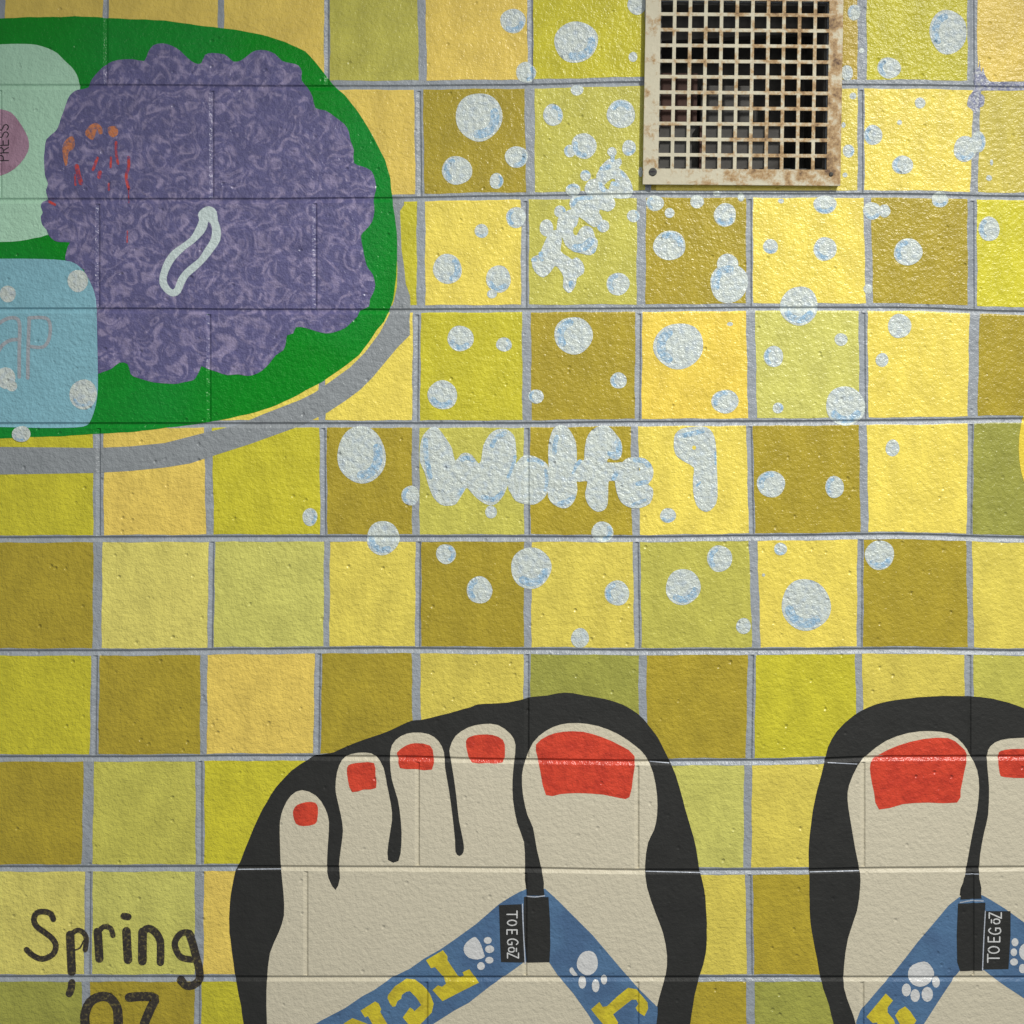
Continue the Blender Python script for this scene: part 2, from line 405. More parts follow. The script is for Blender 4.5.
# joined to the wall's own mesh: the squares are its paint
sqo = sq.build('squares', [M['tiles']], 0.00018, origin=Vector((0, 0, 0)))
me2 = sqo.data
bmw = bmesh.new(); bmw.from_mesh(wb.data); n0 = len(bmw.faces); bmw.from_mesh(me2)
bmw.faces.ensure_lookup_table()
for f in bmw.faces[n0:]: f.material_index = 1
bmw.to_mesh(wb.data); bmw.free(); wb.data.materials.append(M['tiles'])
bpy.data.objects.remove(sqo)
# lavender splatter over the crossing of two grey lines
sp = Sheet()
sp.add(smooth(T([(400,400),(470,330),(480,240),(500,390),(525,330),(545,420),(600,500),(700,510),(1024,520),(1024,610),(560,615),(480,640),(540,690),(530,800),(470,830),(430,900),(380,840),(330,800),(350,690),(390,640),(420,560)], 940, 40, 12.19)))
tag(sp.build('paint_splatter', M['lavender'], 0.0004), 'ragged lavender splatter on the crossing of grey lines near the top right corner', 'paint splatter')

# ------------------------------------------------------------------ vent grille and the duct behind it
class Boxes:
    def __init__(self): self.bm = bmesh.new()
    def quadbox(self, pts, y0, y1, bev=0):    # pts: four chart corners; y0 nearer the viewer (negative) .. y1
        f = [self.bm.verts.new(Vector((W(*p).x, y0, W(*p).z))) for p in pts]
        k = [self.bm.verts.new(Vector((W(*p).x, y1, W(*p).z))) for p in pts]
        n = len(pts); self.bm.faces.new(f); self.bm.faces.new(k[::-1])
        for i in range(n): self.bm.faces.new((f[i], k[i], k[(i+1) % n], f[(i+1) % n]))
    def build(self, name, mat, parent, bev=0.0):
        bmesh.ops.recalc_face_normals(self.bm, faces=self.bm.faces[:])
        o_ = Vector(parent['_o'])
        for v in self.bm.verts: v.co -= o_
        me = bpy.data.meshes.new(name); self.bm.to_mesh(me); self.bm.free(); me.materials.append(mat)
        o = bpy.data.objects.new(name, me); SC.collection.objects.link(o); o.parent = parent; o['_o'] = tuple(o_)
        if bev:
            m = o.modifiers.new('bevel', 'BEVEL'); m.width = bev; m.segments = 2
        return o
vent = thing('vent_grille', VC[0], VC[1], 'square rusty cream metal vent grille with square holes, set into the mosaic wall', 'vent grille')
bm = bmesh.new()
P_, H_ = 15.57, 11.9                          # pitch and hole width
us = [-98.5]; 
for i in range(11):
    c = (i-5)*P_+0.6; us += [c-H_/2, c+H_/2]
us.append(98.5)
vs_ = [-101.5]
for i in range(11):
    c = (i-5)*P_+0.2; vs_ += [c-H_/2, c+H_/2]
vs_.append(100.0)
yf = -0.0105
gv = [[bm.verts.new(Vector((W(*V(u, v)).x, yf, W(*V(u, v)).z))-Vector(vent['_o'])) for v in vs_] for u in us]
for i in range(len(us)-1):
    for j in range(len(vs_)-1):
        if i % 2 == 1 and j % 2 == 1: continue
        bm.faces.new((gv[i][j], gv[i][j+1], gv[i+1][j+1], gv[i+1][j]))
bmesh.ops.recalc_face_normals(bm, faces=bm.faces[:])
r = bmesh.ops.extrude_face_region(bm, geom=bm.faces[:])
for g in r['geom']:
    if isinstance(g, bmesh.types.BMVert): g.co.y += 0.0022
bmesh.ops.recalc_face_normals(bm, faces=bm.faces[:])
me = bpy.data.meshes.new('perforated_plate'); bm.to_mesh(me); bm.free(); me.materials.append(M['plate'])
pl = bpy.data.objects.new('perforated_plate', me); SC.collection.objects.link(pl); pl.parent = vent
bv = pl.modifiers.new('bevel', 'BEVEL'); bv.width = 0.0006; bv.segments = 2; bv.angle_limit = 0.6
fr = Boxes()                                  # the return flange between plate and wall, rusty, its dark tone partly standing in for gap shadow
for (a, b, c, d) in ((-97.5,-100.5,97.5,-97),(-97.5,95.5,97.5,98.8),(-97.5,-97,-94,95.5),(94,-97,97.5,95.5)):
    fr.quadbox([V(a, b), V(c, b), V(c, d), V(a, d)], yf+0.0022, 0.0002)
fr.build('mounting_flange', M['brown'], vent)
def screw(u, v, rad, slot):
    s = Boxes(); c = V(u, v)
    s.quadbox([(c[0]+rad*math.cos(a*math.pi/8), c[1]+rad*math.sin(a*math.pi/8)) for a in range(16)], yf-0.0016, yf+0.0005)
    o = s.build('screw', M['screw'], vent, bev=0.0006)
    if slot:
        s = Boxes(); s.quadbox([(c[0]-rad*.8, c[1]-.6), (c[0]+rad*.8, c[1]-.6), (c[0]+rad*.8, c[1]+.6), (c[0]-rad*.8, c[1]+.6)], yf-0.0018, yf-0.0015)
        s.build('slot', M['ink'], vent).parent = o
screw(-88.5, 87.5, 4.0, True); screw(89.0, 88.5, 2.1, False)

duct = thing('air_duct', VC[0], VC[1], 'dark dusty square air duct seen through the holes of the rusty grille', 'air duct')
d = Boxes(); D0, D1 = 0.001, 0.17
for (a, b, c, e) in ((-84,-84,84,-81.5),(-84,81.5,84,84),(-84,-81.5,-81.5,81.5),(81.5,-81.5,84,81.5)):
    d.quadbox([V(a, b), V(c, b), V(c, e), V(a, e)], D0, D1)
d.quadbox([V(-84,-84), V(84,-84), V(84,84), V(-84,84)], D1, D1+0.003)
d.build('duct_shell', M['duct'], duct)
d = Boxes(); d.quadbox([V(-81,-30), V(-38,-30), V(-38,28), V(-81,28)], 0.10, 0.13); d.build('rusted_panel', M['brown'], duct)
d = Boxes(); d.quadbox([V(-34,-18), V(22,-18), V(22,26), V(-34,26)], 0.10, 0.14); d.build('junction_box', M['duct'], duct, bev=0.003)
d = Boxes(); d.quadbox([V(-81,30), V(46,26), V(46,80), V(-81,80)], 0.07, 0.09); d.build('lower_baffle', M['duct'], duct)
d = Boxes(); d.quadbox([V(-81,-81), V(81,-81), V(81,-66), V(-81,-56)], 0.06, 0.08); d.build('upper_baffle', M['duct'], duct)
d = Boxes(); d.quadbox([V(-38,28), V(-34,28), V(-34,80), V(-38,80)], 0.05, 0.07); d.build('bracket', M['brown'], duct)

# ------------------------------------------------------------------ green tray, dispenser, puff, soap
tray = thing('soap_tray', 60, 230, 'big glossy green oval tray with a grey curved rim, holding the purple puff', 'soap tray')
green = [(-60,20),(0,18.5),(30,17.5),(75,16.3),(105,18),(145,19.5),(165,21),(190,24),(228,29),(250,32.5),(268,36),(285,42),(298,48),(305,52),(315,62),(323,72),(333,84),(345,95),(355,108),(367,126),(376,142),(385,160),(390,178),(392.5,197),(394.5,215),(396.5,232),(397.5,250),(397,268),(395,285),(393,300),(389.5,311),(384,322),(376.5,331),(368,343),(359,355),(347,364.5),(335,373),(322,382),(298,395),(277,404.6),(255.4,412.4),(230,418.5),(205,422.5),(185,425.5),(160,429),(135,431.5),(100,434),(50,436.5),(0,438.5),(-60,440),
 (-150,436),(-240,410),(-300,360),(-330,290),(-336,230),(-325,160),(-290,90),(-230,45),(-150,25)]
rim = [(-60,449),(0,447),(60,447.5),(95,448),(130,446.5),(165,443),(200,434),(237.5,425),(265,413.5),(300,400),(314,393),(325,385.5),(350,367.5),(365,352.5),(380,332.5),(389,315),(394,301),(397,287),(397.5,270),(396.5,245),(396.5,230),(391,213),(392,196),(404,196),(404,205),(400,211),(400.7,228),(401.5,250),(404,266),(405.7,284),(410,296),(410.6,308),(409.5,320),(410,335),(397.5,347.5),(385,362.5),(372.5,377.5),(360,390),(345,401),(327.5,412.5),(300,426),(275,435),(250,444),(212.5,456),(190,463.5),(165,467.5),(130,471),(95,473),(0,474.5),(-60,475),(-150,470),(-170,440),(-120,446)]
Sheet().add(rim).build('rim', M['rim'], 0.00030, tray)['label'] = 'grey curved band along the lower right edge'
Sheet().add(wob(green, .5, 3)).build('tray_surface', M['green'], 0.00042, tray)

disp = thing('soap_dispenser', 10, 140, 'mint green rounded soap dispenser with a mauve button, left of the purple puff', 'soap dispenser')
Sheet().add(smooth([(-70,85),(-58,62),(-40,50),(-20,45.5),(0,44.5),(12,44),(25,44),(37,45),(48,48.5),(57,53),(65,61),(72,67.5),(77,75),(79.5,84),(80,93),(80,150),(70,220),(47,235),(35,238),(20,241),(0,242),(-30,240),(-60,228),(-78,190),(-80,130)], 2)).build('dispenser_body', M['mint'], 0.0006, disp)
bt = Sheet().add(smooth([(-40,142),(-32,120),(-18,110),(-4,108.5),(4,110),(11,112.5),(18,120),(26,133),(29,142),(28,152),(20,164),(10,172),(0,175.5),(-15,175),(-30,166)], 2)).build('press_button', M['mauve'], 0.00078, disp)
# simple brush letters, strokes in a unit box (x right 0..1, y up 0..1)
FONT = {
 'T': [[(0,1),(1,1)], [(.5,1),(.5,0)]],
 'O': [[(.5,1),(.15,.85),(0,.5),(.15,.15),(.5,0),(.85,.15),(1,.5),(.85,.85),(.55,1)]],
 'o': [[(.5,.7),(.15,.58),(.08,.35),(.2,.08),(.5,0),(.8,.08),(.92,.35),(.85,.58),(.55,.7)], [(.25,.92),(.8,.92)]],
 'E': [[(.95,1),(.08,1)], [(.08,1),(.08,0)], [(.08,0),(.95,0)], [(.08,.5),(.8,.5)]],
 'G': [[(.9,.85),(.6,1),(.2,.85),(0,.5),(.15,.12),(.55,0),(.9,.1)], [(.92,.08),(.92,.42)], [(.95,.42),(.55,.42)]],
 'Z': [[(0,1),(1,1)], [(1,1),(0,0)], [(0,0),(1,0)]],
 'P': [[(.05,0),(.05,1)], [(.05,1),(.7,1),(.95,.78),(.7,.52),(.05,.48)]],
 'R': [[(.05,0),(.05,1)], [(.05,1),(.7,1),(.95,.78),(.7,.52),(.05,.48)], [(.4,.48),(.95,0)]],
 'S': [[(.92,.85),(.55,1),(.12,.85),(.15,.6),(.8,.42),(.9,.15),(.5,0),(.05,.14)]]}
def write(sh, chars, w):                      # chars: (letter, origin of its lower left, vector along its width, vector up its height)
    n = 0
    for ch, o, r_, u_ in chars:
        for st in FONT[ch]:
            pts = [(o[0]+r_[0]*x+u_[0]*y, o[1]+r_[1]*x+u_[1]*y) for x, y in st]
            sh.add(stroke(pts, w, 3 if len(pts) > 3 else 1), lift=n*0.00001, step=4); n += 1
s = Sheet()
write(s, [(c, (8.6, y), (0, -6.0), (-10.5, 0)) for c, y in (('P',161),('R',153.2),('E',145.8),('S',137.6),('S',130.3))], 1.1)
lt = s.build('lettering', M['ink'], 0.0009, disp); lt.parent = bt

puff = thing('bath_puff', 210, 210, 'large fluffy purple bath puff with a white hanging loop, on the green tray', 'bath puff')
pf = [(80,89),(88,87),(92,80),(100,70),(107,64),(118,60.5),(132,59),(144,61),(148,52),(153,45),(162,43.5),(172,46),(180,51),(188,59),(195,63.5),(201,63),(205,55),(212,53),(224,54),(230,59),(234,62),(241,60.5),(250,54),(256,51),(266,50.5),(275,54),(282,61),(292,63),(298,65.5),(302,72),(302,81),(308,88),(313,97),(315,108),(325,111),(335,117),(344,124),(349,132),(351,141),(354,150),(354,163),(362,166),(371,171),(375,180),(376,190),(374,200),(374.5,212),(372,222),(365,230),(361,235),(363,248),(366,261),(368,268),(373,275),(375,285),(373,293),(370,300),(369,306.5),(360,310),(358,316),(350,324),(345,328),(335,332),(326,334),(315,331),(305,328),(296,327),(293,333),(287,335),(286,342),(283,350),(276,355),(270,363),(262,371),(255,375),(248,376),(238,374.5),(228,375),(217,371.5),(208,369),(202,366),(200,370),(196,378),(192,381),(182,383),(175,384),(160,383),(148,380.5),(137,377.5),(131,374),(128,364),(120,363),(112,369),(103,372),(98,374),(90,372),(88,280),(78,268),(67,262),(66,255),(68,246),(70,242.5),(62,242),(55,241),(49,236),(46,230),(42,225),(41,217),(43,213),(41,207),(43,202),(48,200),(48,197),(46,191),(48,184),(45,176),(44,165),(45,150),(47,140),(55,132),(58,127),(61,118),(66,104),(70,96),(75,91)]
Sheet().add(wob(smooth(pf, 2), .5, 8)).build('puff_netting', M['purple'], 0.0008, puff)
lo = T([(410,215),(430,175),(480,143),(530,145),(570,185),(580,260),(605,340),(600,430),(550,510),(480,600),(400,680),(330,740),(290,810),(260,880),(205,910),(150,890),(95,830),(80,770),(95,690),(130,600),(190,520),(260,470),(340,410),(380,350),(420,260)], 150, 190, 8.533)
li = T([(500,270),(530,320),(520,420),(470,500),(420,580),(360,630),(290,690),(240,760),(215,830),(190,850),(150,800),(145,740),(175,660),(220,590),(300,510),(380,450),(460,370),(490,310)], 150, 190, 8.533)
Sheet().add(smooth(lo, 2), holes=[smooth(li, 2)]).build('hanging_loop', M['loop'], 0.00098, puff)['label'] = 'white loop of cord'
for sd, pts in enumerate(([(520,600),(500,470),(530,400),(580,370),(600,420),(590,470),(550,500),(540,590)],
            [(680,345),(720,285),(770,265),(815,300),(820,350),(790,350),(780,310),(760,370),(740,400),(710,385)],
            [(865,300),(920,290),(945,320),(940,360),(900,380),(870,350)])):
    Sheet().add(smooth(T(pts, 0, 90, 8), 3)).build('orange_smudge', M['orange'], 0.00092, puff)['label'] = 'rubbed orange paint smudge'
for pts, w in (([(615,610),(630,680),(650,745)], 4.5), ([(600,680),(605,760)], 2), ([(780,545),(745,640)], 2.8), ([(800,660),(795,695)], 4.2),
               ([(930,420),(930,500),(945,590)], 2.6), ([(890,540),(885,620)], 2.2), ([(1030,540),(1030,620),(1010,690),(1030,790)], 3.0), ([(1030,790),(1030,900)], 1.2),
               ([(1020,1130),(1018,1220)], 1.2), ([(870,750),(872,800)], 2), ([(390,890),(440,918)], 2.6)):
    Sheet().add(stroke(T(pts, 0, 90, 8), w)).build('red_drip', M['red'], 0.00094, puff)['label'] = 'thin red paint drip'

soap = thing('soap_bar', 10, 345, 'pale blue soap bar with rounded corners and faint pinkish lettering, lower left of the puff', 'soap bar')
Sheet().add(smooth([(-120,262),(-60,260),(0,258.8),(40,259),(65,260.5),(77,264.5),(86,274),(93,288),(96,300),(97,320),(97.5,345),(98,370),(98,390),(96,405),(92,418),(87,425),(75,427.5),(40,428),(0,427),(-60,428),(-120,427),(-145,415),(-152,380),(-153,300),(-143,272)], 2)).build('soap_body', M['soapblue'], 0.00102, soap)
s = Sheet()
s.add(stroke([(19.5,377),(19.5,350),(20,330),(19,321),(15,318),(8,318.5),(0,323),(-6,330)], 3.6))
s.add(stroke([(18.5,339.5),(10,340.5),(2,346),(-3,356),(-4,368)], 3.6), lift=.00001)
s.add(stroke([(28,378),(28.5,345),(29.5,318.5)], 3.6), lift=.00002)
s.add(stroke([(29,318),(40,317.5),(47.5,319),(50.5,326),(49.5,338),(45,346),(38,347.5),(28.5,346)], 3.4), lift=.00003)
s.build('lettering', M['pinkgrey'], 0.0012, soap)['label'] = 'faint pinkish grey letters'

# ------------------------------------------------------------------ feet in flip flops
soleL = [(229.7,905),(232,887),(236,870),(241,860),(248.5,840),(258.5,817.5),(267,802),(276,787.5),(291,771),(308.5,759),(316,755),(333.5,752.5),(356,742.5),(388.5,731),(401,725),(411,721),(421,720),(441,715),(471,707),(478,704.5),(508,702.5),(530.5,697),(548,695.5),(565.5,692.5),(583,695),(605.5,699),(623,705),(638,714),(648,725),(658,737.5),(668,757.5),(675.5,775),(683,800),(690.5,827.5),(696,848),(699.5,869.6),(704,889),(706,908),(707,924),(705.7,953),(700,975.4),(694.5,996),(690.5,1022),(686,1060),(684,1150),(682,1250),(665,1360),(620,1450),(560,1500),(480,1515),(400,1495),(330,1440),(285,1350),(262,1250),(252,1100),(243.5,1023),(238.5,993),(233.5,963),(229.7,933)]
skinL = [(267,1023),(266.5,1000),(267,980.5),(270,953),(278.5,933),(284,915.5),(283.5,893),(281,868),(280,843),(280,822),(283.5,808),(291,795.5),(302,790),(316,795.5),(325,808),(329,822),(328,843),(327,865.5),(328.5,878),(335.5,890),(340,878),(339,865.5),(341,848),(343,830.5),(341,815.5),(337,798),(335.5,787.5),(337,772.5),(342,760),(351,754),(366,752.5),(376,756),(383.5,767.5),(387,785),(391,805),(392,820),(388.5,842.5),(388,860),(398.5,861),(401.5,842.5),(401,822.5),(398,800),(392,780),(390,760),(392,745),(401,736),(413.5,732.5),(428.5,734),(438.5,741),(444,752.5),(445,767.5),(448.5,787.5),(452,812.5),(455,840),(455.5,852),(459.5,856),(463.5,852),(463.5,842.5),(459,820),(456.5,797.5),(453.5,775),(450,755),(450,747.5),(455.5,736),(468,727.5),(483,724),(498,725),(510.5,734),(515.5,745),(514,762.5),(512.5,780),(513,800),(517,822.5),(524,842.5),(525,865),(526.7,893),(543.5,893),(541.7,870),(537,850),(533,827.5),(527.5,815),(523,795),(522,775),(525.5,760),(533,742.5),(545.5,731),(560.5,724.5),(578,723),(598,726),(618,734),(635.5,746),(645.5,756),(653,772.5),(657,795),(657,815),(654,830),(648,842.5),(645,865),(647,887.5),(655.5,913),(663,933),(667,955.5),(665.5,975.5),(659,998),(656,1023),(655,1120),(650,1220),(625,1340),(570,1420),(480,1455),(400,1440),(340,1390),(295,1290),(272,1150)]
def mir(p, dyy=12): return [(1516-x, y+dyy) for x, y in p]
soleR = [(833.5,1023),(823,988),(817,958),(810.5,923),(809,868),(809,845),(811,822.5),(815.5,797.5),(823,767.5),(828,747.5),(837,731),(853,716),(868,707.5),(888,701),(918,697.5),(943,696),(968,696),(993,699),(1023,707.5)]+mir([p for p in soleL[soleL.index((478,704.5))::-1]], 12)[1:]+mir(soleL[:soleL.index((690.5,1022)):-1], 0)
skinR = [(862,1060),(855.5,1023),(850.5,1008),(844,988),(844,965.5),(848,938),(857,910.5),(860,888),(860,873),(855.5,850.5),(850,818),(847.5,800),(849,785),(858,765),(868,754),(885.5,741),(908,733),(930.5,731),(950.5,734),(963,744),(970.5,756),(977,770),(979,787.5),(977,810),(972,835),(967,862.5),(964,880),(959.5,895.5),(981,895.5),(979,877.5),(980,855),(984,832.5),(988,815),(989,787.5),(987.5,770),(987,755),(990.5,746),(1000.5,740),(1018,738),(1038,738),(1055,744),(1064,756),(1065,768)]+mir(skinL[skinL.index((456.5,797.5))::-1], 12)+mir(skinL[:skinL.index((655,1120)):-1], 0)+[(864,1150)]
N_L = [[(293.5,810),(297,805),(306,802),(315,802.5),(318,808),(317.5,818),(315,824),(303.5,826),(296,823.5),(293.2,815)],
       [(347,768),(351,764),(361,762.5),(374,763),(375.5,775),(376,788),(363.5,789.5),(352,792),(348,780)],
       [(397,752.5),(406,745.5),(416,743),(430,745.5),(433.5,755),(432,769.5),(415,769),(400,768),(398.5,758)],
       [(466,741),(470.5,736.5),(480.5,734.5),(493,735),(503,740),(505,750),(502.5,762.5),(487,763),(472,762.5),(467.5,752.5)],
       [(536,744.5),(548,735.5),(563,731.7),(583,731.7),(603,737.5),(620.5,745.5),(634.5,756),(633,777),(629.5,797),(620,798),(603,794.5),(578,793),(560.5,794),(546,795),(540.5,772),(537.5,757)]]
N_R = [[(870.5,762.5),(878,755),(898,745.5),(923,739),(948,738),(960.5,746),(967,755),(964,772.5),(960.5,790),(957,802.5),(928,802.5),(903,804),(879,809.5),(874,792.5),(870.5,775)],
       [(998,756),(1000.5,751),(1010.5,749),(1024,749),(1034,751),(1037,758),(1036,777),(1024,778),(1004,777),(999.5,773)],
       mir(N_L[2]), mir(N_L[1]), mir(N_L[0])]
def soft(p, n=2):                             # round only gently: outlines were taken densely
    return smooth(p, n)

# left
ffL = thing('flip_flop', 470, 1090, 'black soled flip flop with blue straps under the left painted foot', 'flip flop', None)
s = Sheet().add(wob(soft(soleL), .35, 5))
for a, b in (((238,869.4),(281,869.0)), ((646,871.5),(700,872.6)), ((650,761.5),(669,763))):
    s.add(stroke([a, b], 0.8, 1), mat=1, lift=0.00003)
s.build('sole', [M['black'], M['thin']], 0.0004, ffL)['label'] = 'black sole'
ftL = thing('bare_foot', 470, 1080, 'cream bare foot with five red toenails seen whole, its big toe on the right', 'foot', None)
Sheet().add(soft(skinL)).build('foot_skin', M['skin'], 0.0006, ftL)
for n in N_L: Sheet().add(soft(n)).build('toenail', M['nail'], 0.0008, ftL)['label'] = 'red painted toenail'
# right
ffR = thing('flip_flop', 1050, 1090, 'black soled flip flop with blue straps under the right painted foot, cut by the frame', 'flip flop', None)
s = Sheet().add(wob(soft(soleR), .35, 6))
for a, b in (((828,762.5),(857,764)), ((810,872),(859,870.8)), ((964,874),(979,874))):
    s.add(stroke([a, b], 0.8, 1), mat=1, lift=0.00003)
s.build('sole', [M['black'], M['thin']], 0.0004, ffR)['label'] = 'black sole'
ftR = thing('bare_foot', 1050, 1080, 'cream bare foot at the right edge, its red-nailed big toe on the left', 'foot', None)
Sheet().add(soft(skinR)).build('foot_skin', M['skin'], 0.0006, ftR)
for n in N_R: Sheet().add(soft(n)).build('toenail', M['nail'], 0.0008, ftR)['label'] = 'red painted toenail'

LS = 0.0008
# straps of the left flip flop
st = Sheet().add([(545,888.5),(558,900.5),(575.5,918),(593,935.5),(607,952),(620.5,968),(638,988),(657.5,1007),(657.5,1014),(655.5,1030),(655,1112),(640,1095),(610,1050),(588,1014),(573,993),(558,975.5),(549,962),(524,962),(507.5,974),(490,986),(469,1002.5),(455,1010),(433,1024),(340,1085),(269,1130),(266,1056),(320,1021),(345,1008),(362.5,996),(374,990),(392.5,977),(410,968.5),(424,958.5),(440,949.5),(452.5,941),(476,924),(499,904),(510,897),(520,891.5),(526,889.5)]).build('strap', M['strap'], LS, ffL)
st['label'] = 'blue V-shaped strap'
def part_on(parent, fl, sh, name, mats, layer, label=None):
    o = sh.build(name, mats, layer, fl); o.parent = parent
    if label: o['label'] = label
    return o
def paw(fl, strap, main, toes):
    s = Sheet().add(main, step=4)
    for t in toes: s.add(t, step=4)
    part_on(strap, fl, s, 'paw_print', M['paw'], LS+.0002, 'white paw print')
paw(ffL, st, smooth(T([(270,455),(300,470),(330,520),(352,590),(355,615),(300,635),(230,620),(195,580),(190,540),(210,500)], 440, 880, 8), 2),
    [ell(440+x/8, 880+y/8, a/8, b/8, 12) for x, y, a, b in ((382,482,32,28),(397,552,37,31),(395,640,33,27),(328,687,31,32))])
paw(ffL, st, ell(550+300/8, 896+535/8, 85/8, 98/8, 18, .04, 2),
    [smooth(T([(178,570),(198,600),(220,632),(190,637),(160,610),(158,580)], 550, 896, 8), 2)]+[ell(550+x/8, 896+y/8, a/8, b/8, 12) for x, y, a, b in ((258,690,31,50),(365,717,31,52),(432,667,25,40))])
for pts, ox, oy, sc in (
  ([(426,960),(443,950),(447.5,956),(447.5,960),(457.5,975),(460,977.5),(464,975.6),(462.5,972),(469.4,969),(479,982.5),(459,992.5),(442.5,1001),(432.5,990),(438,985),(442,986.6),(446,983.5),(443.7,977),(435,967),(431,968)], 0, 0, 1),
  ([(545,790),(600,720),(690,662),(760,668),(820,710),(880,780),(910,860),(895,930),(840,990),(790,1035),(720,1035),(700,1015),(662,970),(720,890),(745,905),(755,920),(810,870),(770,810),(720,760),(690,765),(655,790),(650,820),(620,840),(605,880),(580,885),(560,860),(540,815)], 320, 896, 8),
  ([(325,915),(440,842),(470,858),(490,905),(482,925),(560,1060),(480,1120),(440,1100),(330,1040),(300,1110),(240,1100),(190,1018),(260,975),(365,1015),(425,1040),(420,1024),(385,960),(360,970)], 320, 896, 8),
  ([(328,905),(395,845),(420,885),(455,880),(540,800),(625,732),(690,745),(730,790),(780,850),(785,900),(755,960),(700,925),(685,895),(708,865),(690,830),(655,828),(600,870),(505,945),(545,1010),(530,1045),(430,1030),(370,960)], 550, 896, 8)):
    part_on(st, ffL, Sheet().add(T(pts, ox, oy, sc), step=4), 'strap_letter', M['lettery'], LS+.0002, 'yellow block letter')
po = Sheet().add([(525,868),(541.7,868),(543,882),(544.5,895.5),(527,895.5),(526,880)]).add([(524,897),(535,896.5),(548.5,897),(550,920),(550.3,945),(549.5,962),(526.5,962.5),(524.5,940),(523.5,915)])
po.add(stroke([(526.5,896),(535,896.8),(544.5,895.6)], 1.1), mat=1, lift=.00004)
po.build('toe_post', [M['black'], M['thin']], LS+.0002, ffL)['label'] = 'black toe post'
tg = Sheet().add([(499,905),(521.5,904),(524.5,962.5),(501,962),(500,940),(499.5,920)]).add(stroke([(522.5,904),(523.4,930),(525.2,964)], 1.0), mat=1, lift=.00004).build('strap_tag', [M['black'], M['thin']], LS+.0002, ffL)
tg['label'] = 'black tag with white letters'
s = Sheet()
write(s, [(c, (x, y), (0, w_), (h_, 0)) for c, x, y, w_, h_ in (('T',507,910.7,7,10),('O',507.5,920,5.2,9.2),('E',507,929.3,5,10),('G',507.5,938.8,6,10.5),('o',508.5,946.8,5.4,8.6),('Z',507.5,952.8,5,11))], 1.25)
part_on(tg, ffL, s, 'tag_lettering', M['paw'], LS+.0004)
# straps of the right flip flop
st = Sheet().add([(959,897),(948.4,905.4),(937.5,918.5),(917.5,942),(906,957),(894,972),(879,988.5),(860,1011),(856,1022),(858,1060),(872,1100),(905,1052),(925,1022),(940,998.5),(955,976),(960,970),(984,970),(994,978),(1006,986.5),(1023.6,998),(1100,1045),(1249,1142),(1249,1068),(1023.6,922),(1012,913.7),(1004,908),(988.5,898.5),(982,895)]).build('strap', M['strap'], LS, ffR)
st['label'] = 'blue V-shaped strap'
paw(ffR, st, smooth(T([(465,600),(500,550),(590,522),(640,550),(672,610),(660,660),(620,705),(560,725),(500,705),(470,660)], 850, 896, 8), 2),
    [ell(850+x/8, 896+y/8, a/8, b/8, 12) for x, y, a, b in ((450,750,37,52),(520,795,38,52),(617,785,46,60),(687,687,31,45))])
paw(ffR, st, ell(924+1045/10.24, 924+285/10.24, 7.2, 8.8, 16),
    [ell(924+x/10.24, 924+y/10.24, a/10.24, b/10.24, 12) for x, y, a, b in ((930,185,36,42),(918,287,34,40),(920,387,41,37),(1008,455,38,48))])
for pts in ([(130,965),(200,880),(285,778),(343,835),(300,890),(300,930),(350,990),(370,1060),(240,1080),(215,1010),(180,1015)],
            [(360,955),(390,910),(440,882),(480,920),(530,995),(490,1060),(420,1060),(390,1010)]):
    part_on(st, ffR, Sheet().add(T(pts, 850, 896, 8), step=4), 'strap_letter', M['lettery'], LS+.0002, 'yellow block letter')
po = Sheet().add([(964,877),(979,877),(981.5,898.5),(960,899.5)]).add([(957.8,903.4),(985.2,902.5),(985,912),(982.5,970.5),(960,971),(957,962),(956.5,935)])
po.add(stroke([(960,902.4),(970,900.6),(983,900.8)], 1.1), mat=1, lift=.00004)
po.build('toe_post', [M['black'], M['thin']], LS+.0002, ffR)['label'] = 'black toe post'
tg = Sheet().add([(985.5,911),(1010.4,911),(1010.4,934.7),(1008.3,969),(983,969.4)]).add(stroke([(985.2,911),(983.6,940),(982.4,970)], 1.0), mat=1, lift=.00004).build('strap_tag', [M['black'], M['thin']], LS+.0002, ffR)
tg['label'] = 'black tag with white letters'
s = Sheet()
write(s, [(c, (x, y), (0, -w_), (-h_, 0)) for c, x, y, w_, h_ in (('T',999,962,8,11.5),('O',999,953,6.6,11),('E',999.5,942,5.6,11.5),('G',1000.5,934,6.5,12),('o',999.5,924,5.6,9),('Z',1001,918,5.4,12))], 1.3)
part_on(tg, ffR, s, 'tag_lettering', M['paw'], LS+.0004)

